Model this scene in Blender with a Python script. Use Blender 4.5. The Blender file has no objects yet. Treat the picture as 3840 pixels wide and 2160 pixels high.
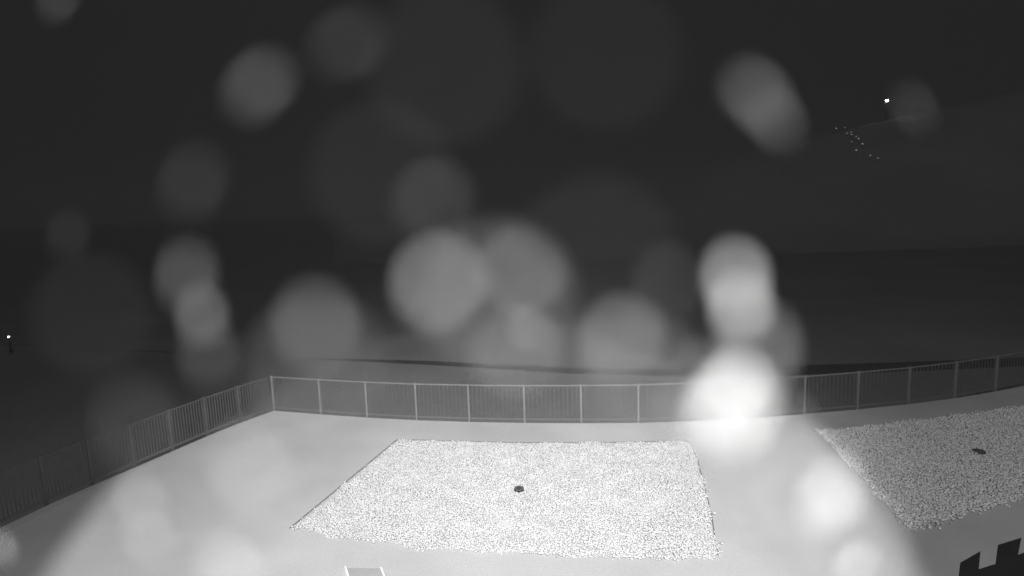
import bpy, bmesh, math, random
import numpy as np
from mathutils import Vector, Matrix, noise
S = bpy.context.scene
COL = S.collection
R = math.radians
random.seed(4)
RNG = np.random.RandomState(7)

# ------------------------------------------------------------------ camera
cd = bpy.data.cameras.new('camera'); cam = bpy.data.objects.new('camera', cd); COL.objects.link(cam)
S.camera = cam
cd.sensor_width = 36.0; cd.lens = 36.0 * 2200 / 3840
cd.clip_start = 0.01; cd.clip_end = 4000
cd.dof.use_dof = True; cd.dof.focus_distance = 6.0
cd.dof.aperture_fstop = 1.473                   # 14 mm opening: drops near the lens spread into discs
CAM = Vector((0, 0, 6.5))
cam.matrix_world = Matrix.Translation(CAM) @ Matrix.Rotation(R(90 - 8), 4, 'X') @ Matrix.Rotation(R(-2), 4, 'Z')

# ------------------------------------------------------------------ night sky
W = bpy.data.worlds.new('World'); S.world = W; W.use_nodes = True
bg = W.node_tree.nodes['Background']
bg.inputs['Color'].default_value = (1, 1, 1, 1); bg.inputs['Strength'].default_value = 0.0105
S.view_settings.view_transform = 'Standard'; S.view_settings.look = 'None'
S.view_settings.exposure = 0; S.view_settings.gamma = 1; S.view_settings.use_curve_mapping = False
S.cycles.use_denoising = True; S.cycles.denoiser = 'OPENIMAGEDENOISE'; S.cycles.denoising_input_passes = 'RGB'
S.cycles.max_bounces = 4; S.cycles.volume_bounces = 0
S.cycles.use_adaptive_sampling = False

# weak sun lamp added to lift the dark hill and field tones
sd = bpy.data.lights.new('fill_sun', 'SUN'); sd.energy = 0.16; sd.angle = R(0.5)
so = bpy.data.objects.new('fill_sun', sd); COL.objects.link(so); so.rotation_euler = (R(50), 0, R(-30))

# added infrared spots, unseen, set far back so the light falls evenly
def spot(name, loc, aim, half, power, blend, size=0.06):
    l = bpy.data.lights.new(name, 'SPOT'); l.energy = power; l.spot_size = R(2 * half); l.spot_blend = blend
    l.shadow_soft_size = size
    o = bpy.data.objects.new(name, l); COL.objects.link(o); o.location = loc
    o.rotation_euler = (Vector(aim) - Vector(loc)).to_track_quat('-Z', 'Y').to_euler()
    return o
LP = (0.3, -10, 17)
spot('ir_main_spot', LP, (-0.88, 13.17, 0), 18.0, 42200, 0.18)
spot('far_fill_spot', LP, (0.07, 24.0, 0), 21.5, 42700, 1.0)  # fill added to offset the falloff towards the far rim
spot('wide_fill_spot', LP, (7, 30.0, 0), 65, 18000, 0.9)  # dim fill added for everything outside the main pool

# ------------------------------------------------------------------ helpers
def tag(o, label=None, cat=None, group=None, kind=None):
    if label: o['label'] = label
    if cat: o['category'] = cat
    if group: o['group'] = group
    if kind: o['kind'] = kind
    return o
def link(name, me, mat, parent=None):
    o = bpy.data.objects.new(name, me); COL.objects.link(o)
    if mat and not me.materials: me.materials.append(mat)
    if parent: o.parent = parent
    return o
def empty(name, loc=(0, 0, 0), rz=0):
    o = bpy.data.objects.new(name, None); COL.objects.link(o); o.location = loc; o.rotation_euler[2] = rz
    o.empty_display_size = 0.1
    return o
def mesh_from(name, v, f):
    me = bpy.data.meshes.new(name); me.from_pydata([tuple(p) for p in v], [], f); me.update(); return me
def box_bm(bm, c, s, rz=0.0):
    M = Matrix.Translation(c) @ Matrix.Rotation(rz, 4, 'Z') @ Matrix.Diagonal((s[0], s[1], s[2], 1))
    return bmesh.ops.create_cube(bm, size=1, matrix=M)
def bm_mesh(name, bm, bevel=0.0):
    if bevel:
        bmesh.ops.bevel(bm, geom=bm.edges[:], offset=bevel, segments=1, affect='EDGES')
    me = bpy.data.meshes.new(name); bm.to_mesh(me); bm.free(); return me
def box_mesh(name, c, s, bevel=0.0, rz=0.0):
    bm = bmesh.new(); box_bm(bm, c, s, rz); return bm_mesh(name, bm, bevel)
def cyl_mesh(name, r1, r2, h, seg=12, z0=0.0):
    bm = bmesh.new(); bmesh.ops.create_cone(bm, cap_ends=True, segments=seg, radius1=r1, radius2=r2, depth=h,
                                            matrix=Matrix.Translation((0, 0, z0 + h / 2)))
    me = bm_mesh(name, bm)
    for p in me.polygons: p.use_smooth = abs(p.normal.z) < 0.8
    return me

def mat(name, v, rough=0.85, var=0.0, scale=1.0, detail=4, fine=0.0, fscale=40, bump=0.0, bscale=60, island=0.0, emit=0.0):
    m = bpy.data.materials.new(name); m.use_nodes = True; nt = m.node_tree; N = nt.nodes; L = nt.links
    b = N['Principled BSDF']; b.inputs['Roughness'].default_value = rough
    b.inputs['Base Color'].default_value = (v, v, v, 1)
    b.inputs['Specular IOR Level'].default_value = 0.25
    if emit:
        b.inputs['Emission Color'].default_value = (1, 1, 1, 1); b.inputs['Emission Strength'].default_value = emit
        return m
    geo = N.new('ShaderNodeNewGeometry')
    cur = None
    def add(src, amount):
        nonlocal cur
        mr = N.new('ShaderNodeMapRange'); mr.inputs['From Min'].default_value = 0.25 if src[1] else 0
        mr.inputs['From Max'].default_value = 0.75 if src[1] else 1
        mr.inputs['To Min'].default_value = 1 - amount; mr.inputs['To Max'].default_value = 1 + amount
        L.new(src[0], mr.inputs['Value'])
        mu = N.new('ShaderNodeMath'); mu.operation = 'MULTIPLY'
        L.new(mr.outputs[0], mu.inputs[0])
        if cur is None: mu.inputs[1].default_value = v
        else: L.new(cur, mu.inputs[1])
        cur = mu.outputs[0]
    for amount, sc, dt in ((var, scale, detail), (fine, fscale, 3)):
        if amount:
            n = N.new('ShaderNodeTexNoise'); n.inputs['Scale'].default_value = sc; n.inputs['Detail'].default_value = dt
            L.new(geo.outputs['Position'], n.inputs['Vector']); add((n.outputs['Fac'], True), amount)
    if island: add((geo.outputs['Random Per Island'], False), island)
    if cur is not None:
        c = N.new('ShaderNodeCombineColor')
        for i in range(3): L.new(cur, c.inputs[i])
        L.new(c.outputs[0], b.inputs['Base Color'])
    if bump:
        n = N.new('ShaderNodeTexNoise'); n.inputs['Scale'].default_value = bscale; n.inputs['Detail'].default_value = 5
        L.new(geo.outputs['Position'], n.inputs['Vector'])
        bp = N.new('ShaderNodeBump'); bp.inputs['Strength'].default_value = bump; bp.inputs['Distance'].default_value = 0.01
        L.new(n.outputs['Fac'], bp.inputs['Height']); L.new(bp.outputs[0], b.inputs['Normal'])
    return m
M_CONC = mat('terrace_concrete', 0.34, 0.9, var=0.15, scale=0.35, fine=0.07, fscale=22, bump=0.35, bscale=45)
M_WALL = mat('retaining_concrete', 0.22, 0.9, var=0.2, scale=1.5, bump=0.3)
M_STONE = mat('gravel_stone', 0.385, 0.85, var=0.10, scale=2.2, island=0.10, fine=0.05, fscale=14)
M_STONE2 = mat('gravel_stone_right', 0.45, 0.85, island=0.22, fine=0.15, fscale=60)  # lighter, more varied tone for the right-hand bed
M_BED = mat('gravel_bed_soil', 0.38, 0.95, fine=0.3, fscale=30, bump=0.6, bscale=25)
M_EDGE = mat('shade_gap_and_dark_trim', 0.12, 0.6, fine=0.2, fscale=15)
M_GALV = mat('galvanised_steel', 0.125, 0.5, var=0.15, scale=3)
M_BAR = mat('galvanised_bar', 0.068, 0.5, var=0.15, scale=3)
M_GRASS = mat('dark_field', 0.195, 0.95, var=0.16, scale=0.12, detail=3, fine=0.12, fscale=3)
M_ROAD = mat('asphalt', 0.065, 0.85, fine=0.2, fscale=20)
M_HILL = mat('hillside_scrub', 0.26, 0.95, var=0.12, scale=0.05, detail=4)
M_DARK = mat('matte_black', 0.016, 0.8, var=0.2, scale=3, bump=0.2)
M_IRON = mat('cast_iron_and_rim_gap', 0.085, 0.55, fine=0.3, fscale=60, bump=0.3, bscale=80)
M_IRON2 = mat('drain_slot_shade', 0.015, 0.8)
M_LID = mat('grey_painted_lid', 0.27, 0.6, var=0.08, scale=4)
M_WHITE = mat('white_painted_trim', 0.78, 0.5, var=0.05, scale=4)
M_POLE = mat('painted_lamp_pole', 0.05, 0.5, var=0.1)

# ------------------------------------------------------------------ terrain
tag(link('ground', mesh_from('ground', [(-900, -40, -3), (900, -40, -3), (900, 1450, -3), (-900, 1450, -3)], [(0, 1, 2, 3)]), M_GRASS), kind='structure')

def ribbon(pts, z, w):
    v, f = [], []
    for i, (x, y) in enumerate(pts):
        a = Vector(pts[max(i - 1, 0)]); b = Vector(pts[min(i + 1, len(pts) - 1)])
        t = (b - a).normalized(); n = Vector((-t.y, t.x))
        q = w(x); v += [(x + n.x * q / 2, y + n.y * q / 2, z), (x - n.x * q / 2, y - n.y * q / 2, z)]
    for i in range(len(pts) - 1): f.append((2 * i, 2 * i + 1, 2 * i + 3, 2 * i + 2))
    return v, f
road_pts = [(-60, 52), (-30, 42.5), (-14, 37.8), (-5, 35.4), (3.5, 32.6), (8, 31.7), (13.2, 31.3), (18, 31.2), (23, 31.2), (34, 31.5), (60, 33)]
v, f = ribbon(road_pts, -2.996, lambda x: float(np.interp(x, [-60, -16, -5, 8, 16, 30, 60], [0.05, 0.25, 0.9, 1.3, 1.9, 1.5, 1.3])))
tag(link('road', mesh_from('road', v, f), M_ROAD), kind='structure')

def crest(t):
    xs = [-0.25, -0.10, -0.004, 0.2, 0.382, 0.632, 0.855, 1.2, 1.7]
    ss = [-0.045, -0.02, 0.0, 0.035, 0.067, 0.118, 0.155, 0.19, 0.21]
    return 6.5 + 200 * float(np.interp(t, xs, ss))
def hill_z(x, y):
    t = x / max(y, 1)
    k = min(max((y - 95) / 105, 0), 1); k = k * k * (3 - 2 * k)
    if y > 200: k = 1 - min((y - 200) / 300, 1) * 0.6
    n = noise.fractal(Vector((x * 0.03, y * 0.03, 0)), 0.8, 2.0, 5) * 0.7
    return -3.05 + (crest(t) + 3.05) * k + n * k
v, f = [], []; NX, NY = 150, 60
for j in range(NY):
    y = 95 + (j / (NY - 1)) ** 1.2 * 330
    for i in range(NX):
        t = -0.3 + 1.9 * i / (NX - 1)
        v.append((t * y, y, hill_z(t * y, y)))
for j in range(NY - 1):
    for i in range(NX - 1):
        a = j * NX + i; f.append((a, a + 1, a + NX + 1, a + NX))
hm = mesh_from('hillside', v, f)
for p in hm.polygons: p.use_smooth = True
tag(link('hillside', hm, M_HILL), kind='structure')

# ------------------------------------------------------------------ terrace
FAR = [(-8.10, 18.85), (-6.37, 18.34), (-4.75, 17.88), (-3.11, 17.49), (-1.45, 17.19), (0.24, 16.94), (1.93, 16.76), (3.61, 16.63),
       (5.28, 16.63), (6.97, 16.71), (8.66, 16.87), (10.40, 17.10), (12.15, 17.39), (13.9, 17.79), (15.6, 18.28), (17.3, 18.86), (19.0, 19.5), (20.7, 20.2)]
LEFT = [(-8.10, 18.85), (-8.70, 17.85), (-9.22, 16.83), (-9.67, 15.78), (-10.1, 14.75), (-10.53, 13.8), (-10.92, 12.83), (-11.25, 11.75), (-11.55, 10.6), (-11.8, 9.4)]
outline = [(-12.2, 6), (-12.2, 2), (24, 2), (24, 21.6)] + FAR[::-1] + LEFT[1:]
bm = bmesh.new()
top = [bm.verts.new((x, y, 0)) for x, y in outline]; bot = [bm.verts.new((x, y, -3.02)) for x, y in outline]
bm.faces.new(top); n = len(top)
for i in range(n): bm.faces.new((top[i], bot[i], bot[(i + 1) % n], top[(i + 1) % n]))
bmesh.ops.recalc_face_normals(bm, faces=bm.faces[:])
tag(link('terrace', bm_mesh('terrace', bm), M_CONC), kind='structure')

# ------------------------------------------------------------------ railings (1.17 m high)
H = 1.17
bar_me = box_mesh('bar', (0, 0, 0.63), (0.026, 0.012, 1.02)); bar_me.materials.append(M_BAR)
def post_mesh():
    bm = bmesh.new()
    box_bm(bm, (0, 0, 0.535), (0.06, 0.06, 1.27)); box_bm(bm, (0, 0, 1.178), (0.07, 0.07, 0.016))
    box_bm(bm, (0, 0, -0.06), (0.12, 0.10, 0.012))
    return bm_mesh('post', bm)
post_me = post_mesh(); post_me.materials.append(M_GALV)
def railing(pts, nb, label, side, skip_first=False, steel=None):
    root = empty('railing', (pts[0][0], pts[0][1], 0)); tag(root, label, 'railing', 'railings around the terrace rim')
    base = Vector((pts[0][0], pts[0][1], 0))
    off = []
    for i in range(len(pts)):
        a = Vector(pts[max(i - 1, 0)]); b = Vector(pts[min(i + 1, len(pts) - 1)])
        t = (b - a).normalized(); n = Vector((-t.y, t.x)) * side
        q = Vector(pts[i]) + n * 0.07; off.append(Vector((q.x, q.y, 0)) - base)
    for i, q in enumerate(off):
        if i == 0 and skip_first: continue
        t = (off[min(i + 1, len(off) - 1)] - off[max(i - 1, 0)])
        o = link('post', post_me, None, root)
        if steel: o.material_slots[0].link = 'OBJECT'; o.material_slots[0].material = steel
        o.location = q; o.rotation_euler[2] = math.atan2(t.y, t.x)
    for i in range(len(off) - 1):
        d = off[i + 1] - off[i]; ln = d.length; ang = math.atan2(d.y, d.x); mid = (off[i] + off[i + 1]) / 2
        for z, hh, mm in ((1.145, 0.034, steel or M_GALV), (0.10, 0.06, M_IRON)):  # bottom rail darkened to paint the shaded gap at the rim
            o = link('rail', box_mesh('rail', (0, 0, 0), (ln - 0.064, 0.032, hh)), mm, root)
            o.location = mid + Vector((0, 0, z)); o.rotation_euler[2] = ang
        for k in range(nb):
            o = link('bar', bar_me, None, root)
            o.location = off[i] + d * ((k + 1) / (nb + 1)) + Vector((0, 0, random.uniform(-.002, .002))); o.rotation_euler[2] = ang + random.uniform(-.06, .06)
    return root
railing(FAR, 12, 'long steel bar railing along the curved far rim of the terrace', 1)
railing(LEFT, 12, 'short steel bar railing running down the left rim of the terrace', -1, True, mat('dimmed_galvanised_steel', 0.07, 0.5, var=0.15, scale=3))  # left railing's steel darkened to paint the dimmer light there

# ------------------------------------------------------------------ gravel beds
def inside(poly, x, y):
    c = np.zeros(x.shape, bool); n = len(poly)
    for i in range(n):
        x1, y1 = poly[i]; x2, y2 = poly[(i + 1) % n]
        m = ((y1 > y) != (y2 > y)) & (x < (x2 - x1) * (y - y1) / (y2 - y1 + 1e-12) + x1); c ^= m
    return c
def protos():
    out = []
    for k in range(8):
        bm = bmesh.new(); bmesh.ops.create_icosphere(bm, subdivisions=1, radius=1)
        v = np.array([x.co[:] for x in bm.verts]); v *= RNG.uniform(0.72, 1.15, (len(v), 1))
        f = np.array([[x.index for x in q.verts] for q in bm.faces]); bm.free(); out.append((v, f))
    return out
PR = protos()
def gravel(name, poly, holes, step, rmin, rmax, material, label, spill):
    xs = [p[0] for p in poly]; ys = [p[1] for p in poly]
    gx, gy = np.meshgrid(np.arange(min(xs) - .2, max(xs) + .2, step), np.arange(min(ys) - .3, max(ys) + .2, step))
    x = (gx + RNG.uniform(-.5, .5, gx.shape) * step).ravel(); y = (gy + RNG.uniform(-.5, .5, gy.shape) * step).ravel()
    ang = np.arctan2(y, x)
    wob = np.array([[noise.noise(Vector((a * 1.7, b * 1.7, 3))), noise.noise(Vector((a * 1.7, b * 1.7, 9)))] for a, b in zip(x, y)])
    k = inside(poly, x + RNG.normal(0, .035, x.shape) + wob[:, 0] * .14, y + np.abs(RNG.normal(0, spill, x.shape)) + wob[:, 1] * .12)
    for hx, hy, hr in holes: k &= ((x - hx) ** 2 + (y - hy) ** 2) > hr * hr
    x, y = x[k], y[k]; N = len(x)
    rr = RNG.uniform(rmin, rmax, N); lift = np.array([noise.noise(Vector((a * 1.3, b * 1.3, 0))) for a, b in zip(x, y)])
    z = rr * RNG.uniform(0.25, 0.9, N) + 0.012 + lift * 0.02
    V, F = [], []; nv = 12
    a = RNG.uniform(0, 6.283, N); tl = RNG.uniform(-.7, .7, N); kind = RNG.randint(0, 8, N)
    sx = RNG.uniform(.85, 1.35, N); sy = RNG.uniform(.7, 1.0, N); sz = RNG.uniform(.5, .8, N)
    P = np.array([p[0] for p in PR])[kind] * np.stack([sx, sy, sz], 1)[:, None, :]
    ct, st = np.cos(tl)[:, None], np.sin(tl)[:, None]
    X, Y, Z = P[..., 0], P[..., 1] * ct - P[..., 2] * st, P[..., 1] * st + P[..., 2] * ct
    ca, sa = np.cos(a)[:, None], np.sin(a)[:, None]
    V = np.stack([(X * ca - Y * sa) * rr[:, None] + x[:, None], (X * sa + Y * ca) * rr[:, None] + y[:, None], Z * rr[:, None] + z[:, None]], -1).reshape(-1, 3)
    F = (PR[0][1][None] + (np.arange(N) * nv)[:, None, None]).reshape(-1, 3)
    me = bpy.data.meshes.new(name); me.vertices.add(len(V)); me.vertices.foreach_set('co', V.ravel().astype(np.float32))
    me.loops.add(F.size); me.loops.foreach_set('vertex_index', F.ravel().astype(np.int32))
    me.polygons.add(len(F)); me.polygons.foreach_set('loop_start', (np.arange(len(F)) * 3).astype(np.int32))
    me.polygons.foreach_set('loop_total', np.full(len(F), 3, np.int32)); me.update(calc_edges=True); me.validate(); me.polygons.foreach_set('use_smooth', np.ones(len(me.polygons), bool))
    o = link(name, me, material); tag(o, label, 'gravel', kind='stuff'); print(name, N)
G1 = [(-3.35, 15.95), (-0.12, 15.42), (2.46, 15.21), (4.62, 15.13), (4.48, 14.0), (3.94, 11.4), (3.55, 9.88), (1.21, 10.08), (-2.08, 10.6), (-4.72, 11.42)]
G2 = [(8.33, 15.55), (12.22, 16.23), (15.29, 16.94), (18.5, 18.0), (19.5, 16.0), (14, 12.9), (10.73, 11.69), (8.87, 11.03), (7.55, 10.62), (7.8, 12.18)]
for poly in (G1, G2):
    tag(link('gravel_bed', mesh_from('gravel_bed', [(x, y, 0.006) for x, y in poly], [tuple(range(len(poly)))[::-1]]), M_BED), kind='structure')
gravel('gravel', G1, [(0.0, 12.73, 0.13)], 0.037, 0.020, 0.034, M_STONE, 'pale crushed stones filling the brightly lit bed in the middle', 0.05)
gravel('gravel', G2, [(11.48, 13.85, 0.15)], 0.043, 0.022, 0.038, M_STONE2, 'grey stones filling the dimmer bed at the right', 0.09)
def shade_gap(pts, label):
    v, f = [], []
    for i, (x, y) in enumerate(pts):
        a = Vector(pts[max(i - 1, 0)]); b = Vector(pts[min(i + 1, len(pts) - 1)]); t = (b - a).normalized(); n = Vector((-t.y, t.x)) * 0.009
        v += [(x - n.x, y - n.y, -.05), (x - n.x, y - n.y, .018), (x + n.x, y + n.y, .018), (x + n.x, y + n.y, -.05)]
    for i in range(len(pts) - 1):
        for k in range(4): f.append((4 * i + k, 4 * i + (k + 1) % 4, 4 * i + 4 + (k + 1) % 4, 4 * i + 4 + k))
    o = link('shade_gap_strip', mesh_from('shade_gap_strip', v, f), M_EDGE); tag(o, label, 'shade_gap')  # dark strip stands for the shaded gap where gravel meets paving
shade_gap([(-4.80, 11.42), (-3.42, 15.99), (-0.12, 15.47), (2.46, 15.26), (4.66, 15.17), (4.52, 14.0), (3.98, 11.4), (3.60, 9.95)], 'dark shade-gap strip around three sides of the bright middle gravel bed')

# ------------------------------------------------------------------ drain covers
def drain(x, y, r, rz, label, m=M_IRON):
    root = empty('drain_cover', (x, y, 0.03), rz); tag(root, label, 'drain cover', 'drain covers in the gravel beds')
    bm = bmesh.new()
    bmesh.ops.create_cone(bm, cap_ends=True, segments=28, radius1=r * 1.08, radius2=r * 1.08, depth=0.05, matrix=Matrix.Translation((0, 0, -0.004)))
    link('collar', bm_mesh('collar', bm), M_IRON2, root)  # near-black tone paints the shade seen between the grate bars
    bm = bmesh.new()                                    # ring
    for i in range(28):
        pass
    vs = []
    for i in range(28):
        a = 6.28318 * i / 28
        vs.append([bm.verts.new((math.cos(a) * q, math.sin(a) * q, z)) for q, z in ((r * 1.08, .0212), (r * 1.06, .034), (r * .88, .034), (r * .86, .0212))])
    for i in range(28):
        for k in range(3): bm.faces.new((vs[i][k], vs[(i + 1) % 28][k], vs[(i + 1) % 28][k + 1], vs[i][k + 1]))
    bmesh.ops.recalc_face_normals(bm, faces=bm.faces[:])
    link('rim', bm_mesh('rim', bm), m, root)
    for k in range(-3, 4):
        if k == 0: continue
        yy = k * r * .235; ln = 2 * math.sqrt(max((r * .85) ** 2 - yy * yy, 0))
        link('grate_bar', box_mesh('grate_bar', (yy, 0, 0.0262), (r * .15, ln, 0.0098)), m, root)
drain(0.0, 12.73, 0.105, R(-14), 'small round dark iron drain cover in the middle of the bright gravel')
drain(11.48, 13.85, 0.12, R(20), 'small round black drain cover in the dim gravel at the right')

# ------------------------------------------------------------------ hatch at the bottom of the view
def prism(name, quad, z0, z1, m, parent):
    n = len(quad); v = [(x, y, z0) for x, y in quad] + [(x, y, z1) for x, y in quad]
    f = [tuple(range(n))[::-1], tuple(range(n, 2 * n))] + [(i, (i + 1) % n, n + (i + 1) % n, n + i) for i in range(n)]
    me = mesh_from(name, v, f); bm = bmesh.new(); bm.from_mesh(me); bmesh.ops.recalc_face_normals(bm, faces=bm.faces[:])
    bmesh.ops.bevel(bm, geom=bm.edges[:], offset=0.003, segments=1, affect='EDGES'); bm.to_mesh(me); bm.free()
    return link(name, me, m, parent)
root = empty('access_hatch', (-3.25, 9.96, 0)); tag(root, 'grey flat hatch lid with white side trims on the pale paving at the bottom edge', 'hatch')
ux, uy = 0.995, -0.09; vx, vy = 0.40, -0.86
def Q(a0, a1, b0, b1): return [(a * ux + b * vx, a * uy + b * vy) for a, b in ((a0, b1), (a1, b1), (a1, b0), (a0, b0))]
prism('lid', Q(0.035, 0.665, 0.015, 1), 0, 0.04, M_LID, root)
prism('side_trim', Q(0.0, 0.032, 0.02, 1), 0, 0.065, M_WHITE, root)
prism('side_trim', Q(0.668, 0.70, 0.02, 1), 0, 0.065, M_WHITE, root)
prism('rear_trim', Q(0.0, 0.70, -0.006, 0.012), 0, 0.025, M_EDGE, root)
prism('handle', Q(0.27, 0.43, 0.80, 0.83), 0.041, 0.056, M_EDGE, root)

# ------------------------------------------------------------------ flat black slabs with a stepped outline, bottom right
root = empty('black_slabs', (7.4, 9.1, 0)); tag(root, 'flat black slabs with a toothed outline on the paving at the bottom right corner', 'flat_slabs')
def rel(q): return [(x - 7.4, y - 9.1) for x, y in q]
prism('square_slab', rel([(7.405, 9.125), (7.875, 9.305), (8.29, 9.79), (7.71, 9.49)]), 0.001, 0.032, M_DARK, root)
prism('square_slab', rel([(8.285, 9.435), (8.86, 9.665), (9.35, 10.16), (8.77, 9.97)]), 0.001, 0.032, M_DARK, root)
prism('square_slab', rel([(9.30, 9.83), (9.85, 10.01), (10.4, 10.45), (9.8, 10.30)]), 0.001, 0.032, M_DARK, root)
prism('base_slab', rel([(6.9, 8.4), (9.6, 8.4), (10.6, 10.2), (9.85, 10.0), (9.295, 9.815), (8.86, 9.655), (8.28, 9.425), (7.88, 9.295), (7.40, 9.115)]), 0.001, 0.030, M_DARK, root)

# ------------------------------------------------------------------ distant lamps
def lamp(x, y, zb, h, r, emit, label, group=None):
    root = empty('street_lamp', (x, y, zb)); tag(root, label, 'street lamp', group)
    link('pole', cyl_mesh('pole', 0.09, 0.05, h - r, 8), M_POLE, root)
    bm = bmesh.new(); bmesh.ops.create_icosphere(bm, subdivisions=2, radius=r, matrix=Matrix.Translation((0, 0, h)) @ Matrix.Diagonal((1.3, 1, .8, 1)))
    link('lamp_head', bm_mesh('lamp_head', bm), mat('lamp_glow', .8, emit=emit), root)
    bm = bmesh.new(); bmesh.ops.create_cone(bm, cap_ends=True, segments=10, radius1=r * 1.1, radius2=r * .3, depth=r * .5, matrix=Matrix.Translation((0, 0, h + r * 1.05)))
    link('cap', bm_mesh('cap', bm), M_POLE, root)
y = 190; x = 0.630 * y; zb = hill_z(x, y)
lamp(x, y, zb - .1, 6.5 + 0.150 * y - zb + .1, 0.32, 26, 'single bright lamp shining high on the dark hill at the upper right')
lamp(-37.2, 42.5, -3, 1.2, 0.045, 12, 'tiny bright lamp far out in the dark at the left edge')
faint = [(0.548, 0.110, 1.5), (0.562, 0.109, .5), (0.566, 0.099, .9), (0.573, 0.101, .8), (0.574, 0.097, .8), (0.582, 0.093, .7), (0.586, 0.090, 1.2), (0.575, 0.085, .5),
         (0.593, 0.081, 1.3), (0.583, 0.071, 1.2), (0.607, 0.062, .8), (0.620, 0.057, .6)]  # small glowing heads for the dim dots on the slope
names = ['uppermost', 'second highest']
for i, (t, s, e) in enumerate(faint):
    # walk up the slope until the head's height fits the hillside
    y = 100.0
    while y < 198 and hill_z(t * y, y) + 1.2 < 6.5 + s * y: y += 0.5
    lamp(t * y, y, hill_z(t * y, y) - .1, 1.3, 0.17, e * 0.2, '%s faint glowing dot down the string of dim dots on the dark hillside' % ['topmost', 'second', 'third', 'fourth', 'fifth', 'sixth', 'seventh', 'eighth', 'ninth', 'tenth', 'eleventh', 'lowest'][i], 'faint glowing dots scattered down the hillside')

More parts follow.
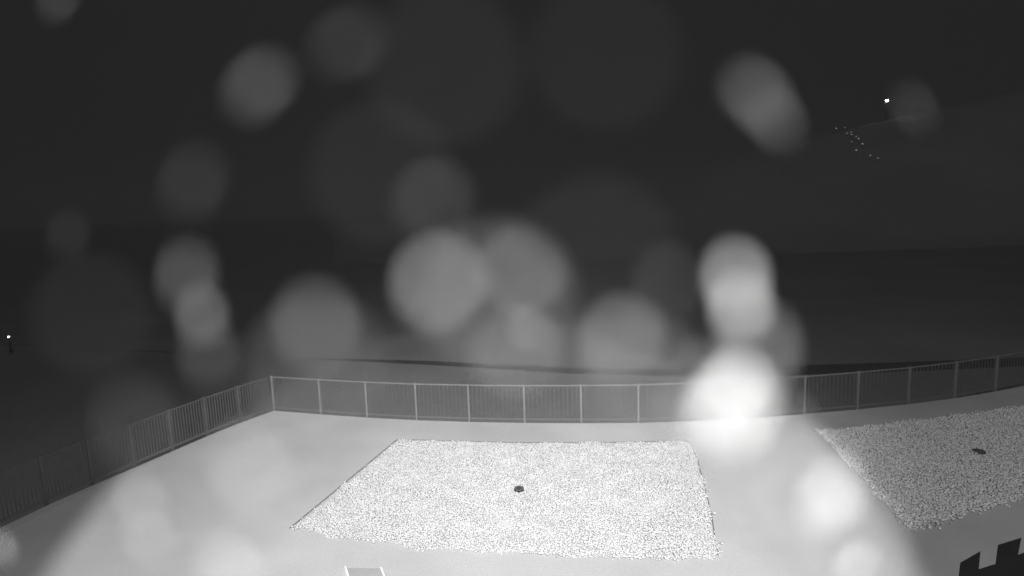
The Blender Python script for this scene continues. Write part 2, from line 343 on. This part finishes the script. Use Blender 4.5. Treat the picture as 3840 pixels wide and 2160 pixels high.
# ------------------------------------------------------------------ rain: drops falling just in front of the camera, lit by the added infrared spots
KD = 2.3
DROPS = [
    (-0.0487, 0.1215, 6.5246, 0.050, 'crisp grey disc of a falling raindrop high at the upper left', 141, 2.34),
    (-0.0295, 0.1165, 6.5306, 0.022, 'faint grey disc of a raindrop right of the upper left one, near the top edge', 124, 2.21),
    (0.0498, 0.1208, 6.5193, 0.060, 'raindrop disc high at the upper right, upper one of an overlapping pair', 37, 2.28),
    (0.0612, 0.1384, 6.5171, 0.050, 'raindrop disc high at the upper right, lower one of an overlapping pair', 32, 2.29),
    (0.1183, 0.1758, 6.5231, 0.020, 'small faint raindrop disc beside the bright lamp at the upper right', 23, 2.60),
    (-0.0625, 0.1189, 6.5059, 0.018, 'faint raindrop disc at the left, above the brighter overlapping pair', 162, 2.39),
    (-0.0698, 0.1263, 6.4868, 0.050, 'raindrop disc at the left, upper one of the pair over the left railing', 178, 2.35),
    (-0.0781, 0.1460, 6.4746, 0.070, 'small bright raindrop disc at the left, lower one of the pair over the left railing', -174, 2.29),
    (-0.0308, 0.0909, 6.4816, 0.060, 'wide grey raindrop disc above the corner of the railing', -167, 1.83),
    (-0.0105, 0.0841, 6.4888, 0.120, 'large bright raindrop disc left of the middle of the view', 178, 1.30),
    (0.0015, 0.0920, 6.4892, 0.070, 'raindrop disc just right of the large bright middle one', 57, 1.07),
    (0.0171, 0.0923, 6.4776, 0.080, 'wide raindrop disc above the middle of the far railing', -26, 1.50),
    (0.0433, 0.1128, 6.4841, 0.190, 'bright white raindrop disc right of the middle, uppermost of the column', 1, 1.93),
    (0.0464, 0.1181, 6.4772, 0.200, 'bright white raindrop disc right of the middle, second in the column', -5, 1.95),
    (0.0412, 0.1071, 6.4637, 0.300, 'brightest raindrop disc, over the far railing right of the middle', -25, 2.02),
    (0.0303, 0.0804, 6.4695, 0.360, 'brightest raindrop disc, just below the far railing right of the middle', -30, 2.04),
    (0.0314, 0.0850, 6.4662, 0.360, 'brightest raindrop disc, hanging lowest over the paving right of the middle', -32, 2.05),
    (0.0616, 0.1096, 6.4399, 0.240, 'bright raindrop disc on the paving between the two gravel beds, upper of two', -33, 2.59),
    (0.0800, 0.1384, 6.4209, 0.120, 'smaller raindrop disc on the paving between the two gravel beds, lower of two', -34, 2.60),
    (0.1050, 0.1707, 6.3841, 0.200, 'small bright raindrop disc at the bottom edge between the gravel beds', -38, 2.60),
    (-0.0945, 0.1395, 6.4284, 0.090, 'tall grey raindrop disc on the left paving, upper of two', -149, 2.60),
    (-0.0928, 0.1382, 6.4194, 0.090, 'tall grey raindrop disc on the left paving, lower of two', -144, 2.60),
    (-0.0604, 0.1142, 6.4256, 0.140, 'bright raindrop disc cut by the bottom edge left of the hatch', -134, 2.60),
    (-0.1390, 0.1862, 6.4945, 0.012, 'barely visible raindrop disc near the left edge', 173, 2.60),
    (-0.0130, 0.1021, 6.5009, 0.025, 'faint raindrop disc above the large bright middle one', 132, 1.48),
    (-0.0434, 0.0916, 6.4579, 0.100, 'soft raindrop disc on the paving left of the bright gravel', -144, 2.32),
    (0.0004, 0.0866, 6.4777, 0.060, 'soft raindrop disc above the far railing, left of the middle', -85, 1.27),
    (-0.1522, 0.2144, 6.5740, 0.030, 'small raindrop disc cut by the top edge at the upper left', 147, 2.60),
    (-0.2175, 0.2302, 6.3645, 0.080, 'small raindrop disc cut by the left edge near the bottom', -152, 2.60),
    (-0.0676, 0.1276, 6.4688, 0.030, 'dim raindrop disc just above the left railing', -166, 2.29),
    (0.0048, 0.1815, 6.4610, 0.050, 'small raindrop disc between the two wide ones above the far railing', -68, 1.19),
    (-0.0014, 0.0522, 6.4914, 0.055, 'very wide hazy added veil disc filling the middle of the view', -136, 1.00),  # wide dim drops added to lay a pale veil of glow
    (-0.0196, 0.0569, 6.4845, 0.030, 'very wide hazy added veil disc over the corner of the railing', -157, 1.00),
    (0.0077, 0.0527, 6.4950, 0.010, 'very wide dim added veil disc right of the middle', 19, 1.00),
    (-0.0126, 0.0595, 6.5031, 0.010, 'very wide dim added veil disc in the upper middle left', 140, 1.00),
    (-0.0053, 0.0551, 6.5118, 0.010, 'very wide dim added veil disc at the top middle', 107, 1.00),
    (0.0095, 0.0579, 6.5130, 0.008, 'very wide dim added veil disc at the top, right of the middle', 67, 1.00),
    (0.0380, 0.0900, 6.4755, 0.090, 'wide added veil disc behind the bright column at the right', -15, 2.05),
    (-0.0494, 0.0685, 6.4885, 0.008, 'very wide dim added veil disc at the left', -175, 1.00),
    (0.0131, 0.0614, 6.4811, 0.040, 'very wide added veil disc over the far railing', -35, 1.00),
    (-0.0596, 0.0889, 6.4671, 0.020, 'dim raindrop disc over the middle of the left railing', -159, 2.60),
    (0.0295, 0.1099, 6.4839, 0.020, 'dim raindrop disc left of the bright white column', 0, 1.65),
    (0.0165, 0.0717, 6.4779, 0.040, 'soft wide added veil disc over the far railing, first of the slanting chain', -33, 1.00),  # chain of drops added to imitate the diagonal edge of glow
    (0.0227, 0.0668, 6.4762, 0.050, 'soft wide added veil disc over the far railing, second of the slanting chain', -30, 1.00),
    (0.0277, 0.0641, 6.4720, 0.050, 'soft wide added veil disc over the paving, third of the slanting chain', -32, 1.00),
    (0.0341, 0.0653, 6.4656, 0.060, 'soft wide added veil disc over the paving, fourth of the slanting chain', -34, 1.00),
    (0.0403, 0.0664, 6.4576, 0.060, 'soft wide added veil disc at the bottom edge, last of the slanting chain', -37, 1.00),
    (0.0117, 0.1081, 6.4710, 0.030, 'dim raindrop disc between the two wide ones over the far railing', -47, 1.40),
]
def drop_mesh(r):
    bm = bmesh.new(); bmesh.ops.create_uvsphere(bm, u_segments=16, v_segments=10, radius=r)
    for q in bm.verts:
        q.co.z *= 0.92 if q.co.z < 0 else 1.05
    me = bm_mesh('raindrop', bm)
    for p in me.polygons: p.use_smooth = True
    return me

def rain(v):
    m = mat('drop_glow_tone', v, 0.6); m.node_tree.nodes['Principled BSDF'].inputs['Specular IOR Level'].default_value = 0; return m  # grey tone of each drop paints how brightly its disc glows
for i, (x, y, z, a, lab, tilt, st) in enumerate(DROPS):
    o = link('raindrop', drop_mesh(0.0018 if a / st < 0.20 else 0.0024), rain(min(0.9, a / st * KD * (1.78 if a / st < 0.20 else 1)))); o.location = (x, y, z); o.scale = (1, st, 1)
    o.rotation_euler = (cam.matrix_world.to_3x3() @ Matrix.Rotation(R(tilt), 3, 'Z')).to_euler()
    tag(o, lab, 'raindrop', 'raindrops in front of the camera')
# ------------------------------------------------------------------ night mist
hz = link('haze', box_mesh('haze', (0, 700, 38), (2000, 1560, 84)), None)
m = bpy.data.materials.new('night_mist'); m.use_nodes = True; nt = m.node_tree; nt.nodes.remove(nt.nodes['Principled BSDF'])
pv = nt.nodes.new('ShaderNodeVolumePrincipled'); pv.inputs['Color'].default_value = (.9, .9, .9, 1); pv.inputs['Density'].default_value = 0.0003
nt.links.new(pv.outputs[0], nt.nodes['Material Output'].inputs['Volume'])
hz.data.materials.append(m); tag(hz, kind='stuff')
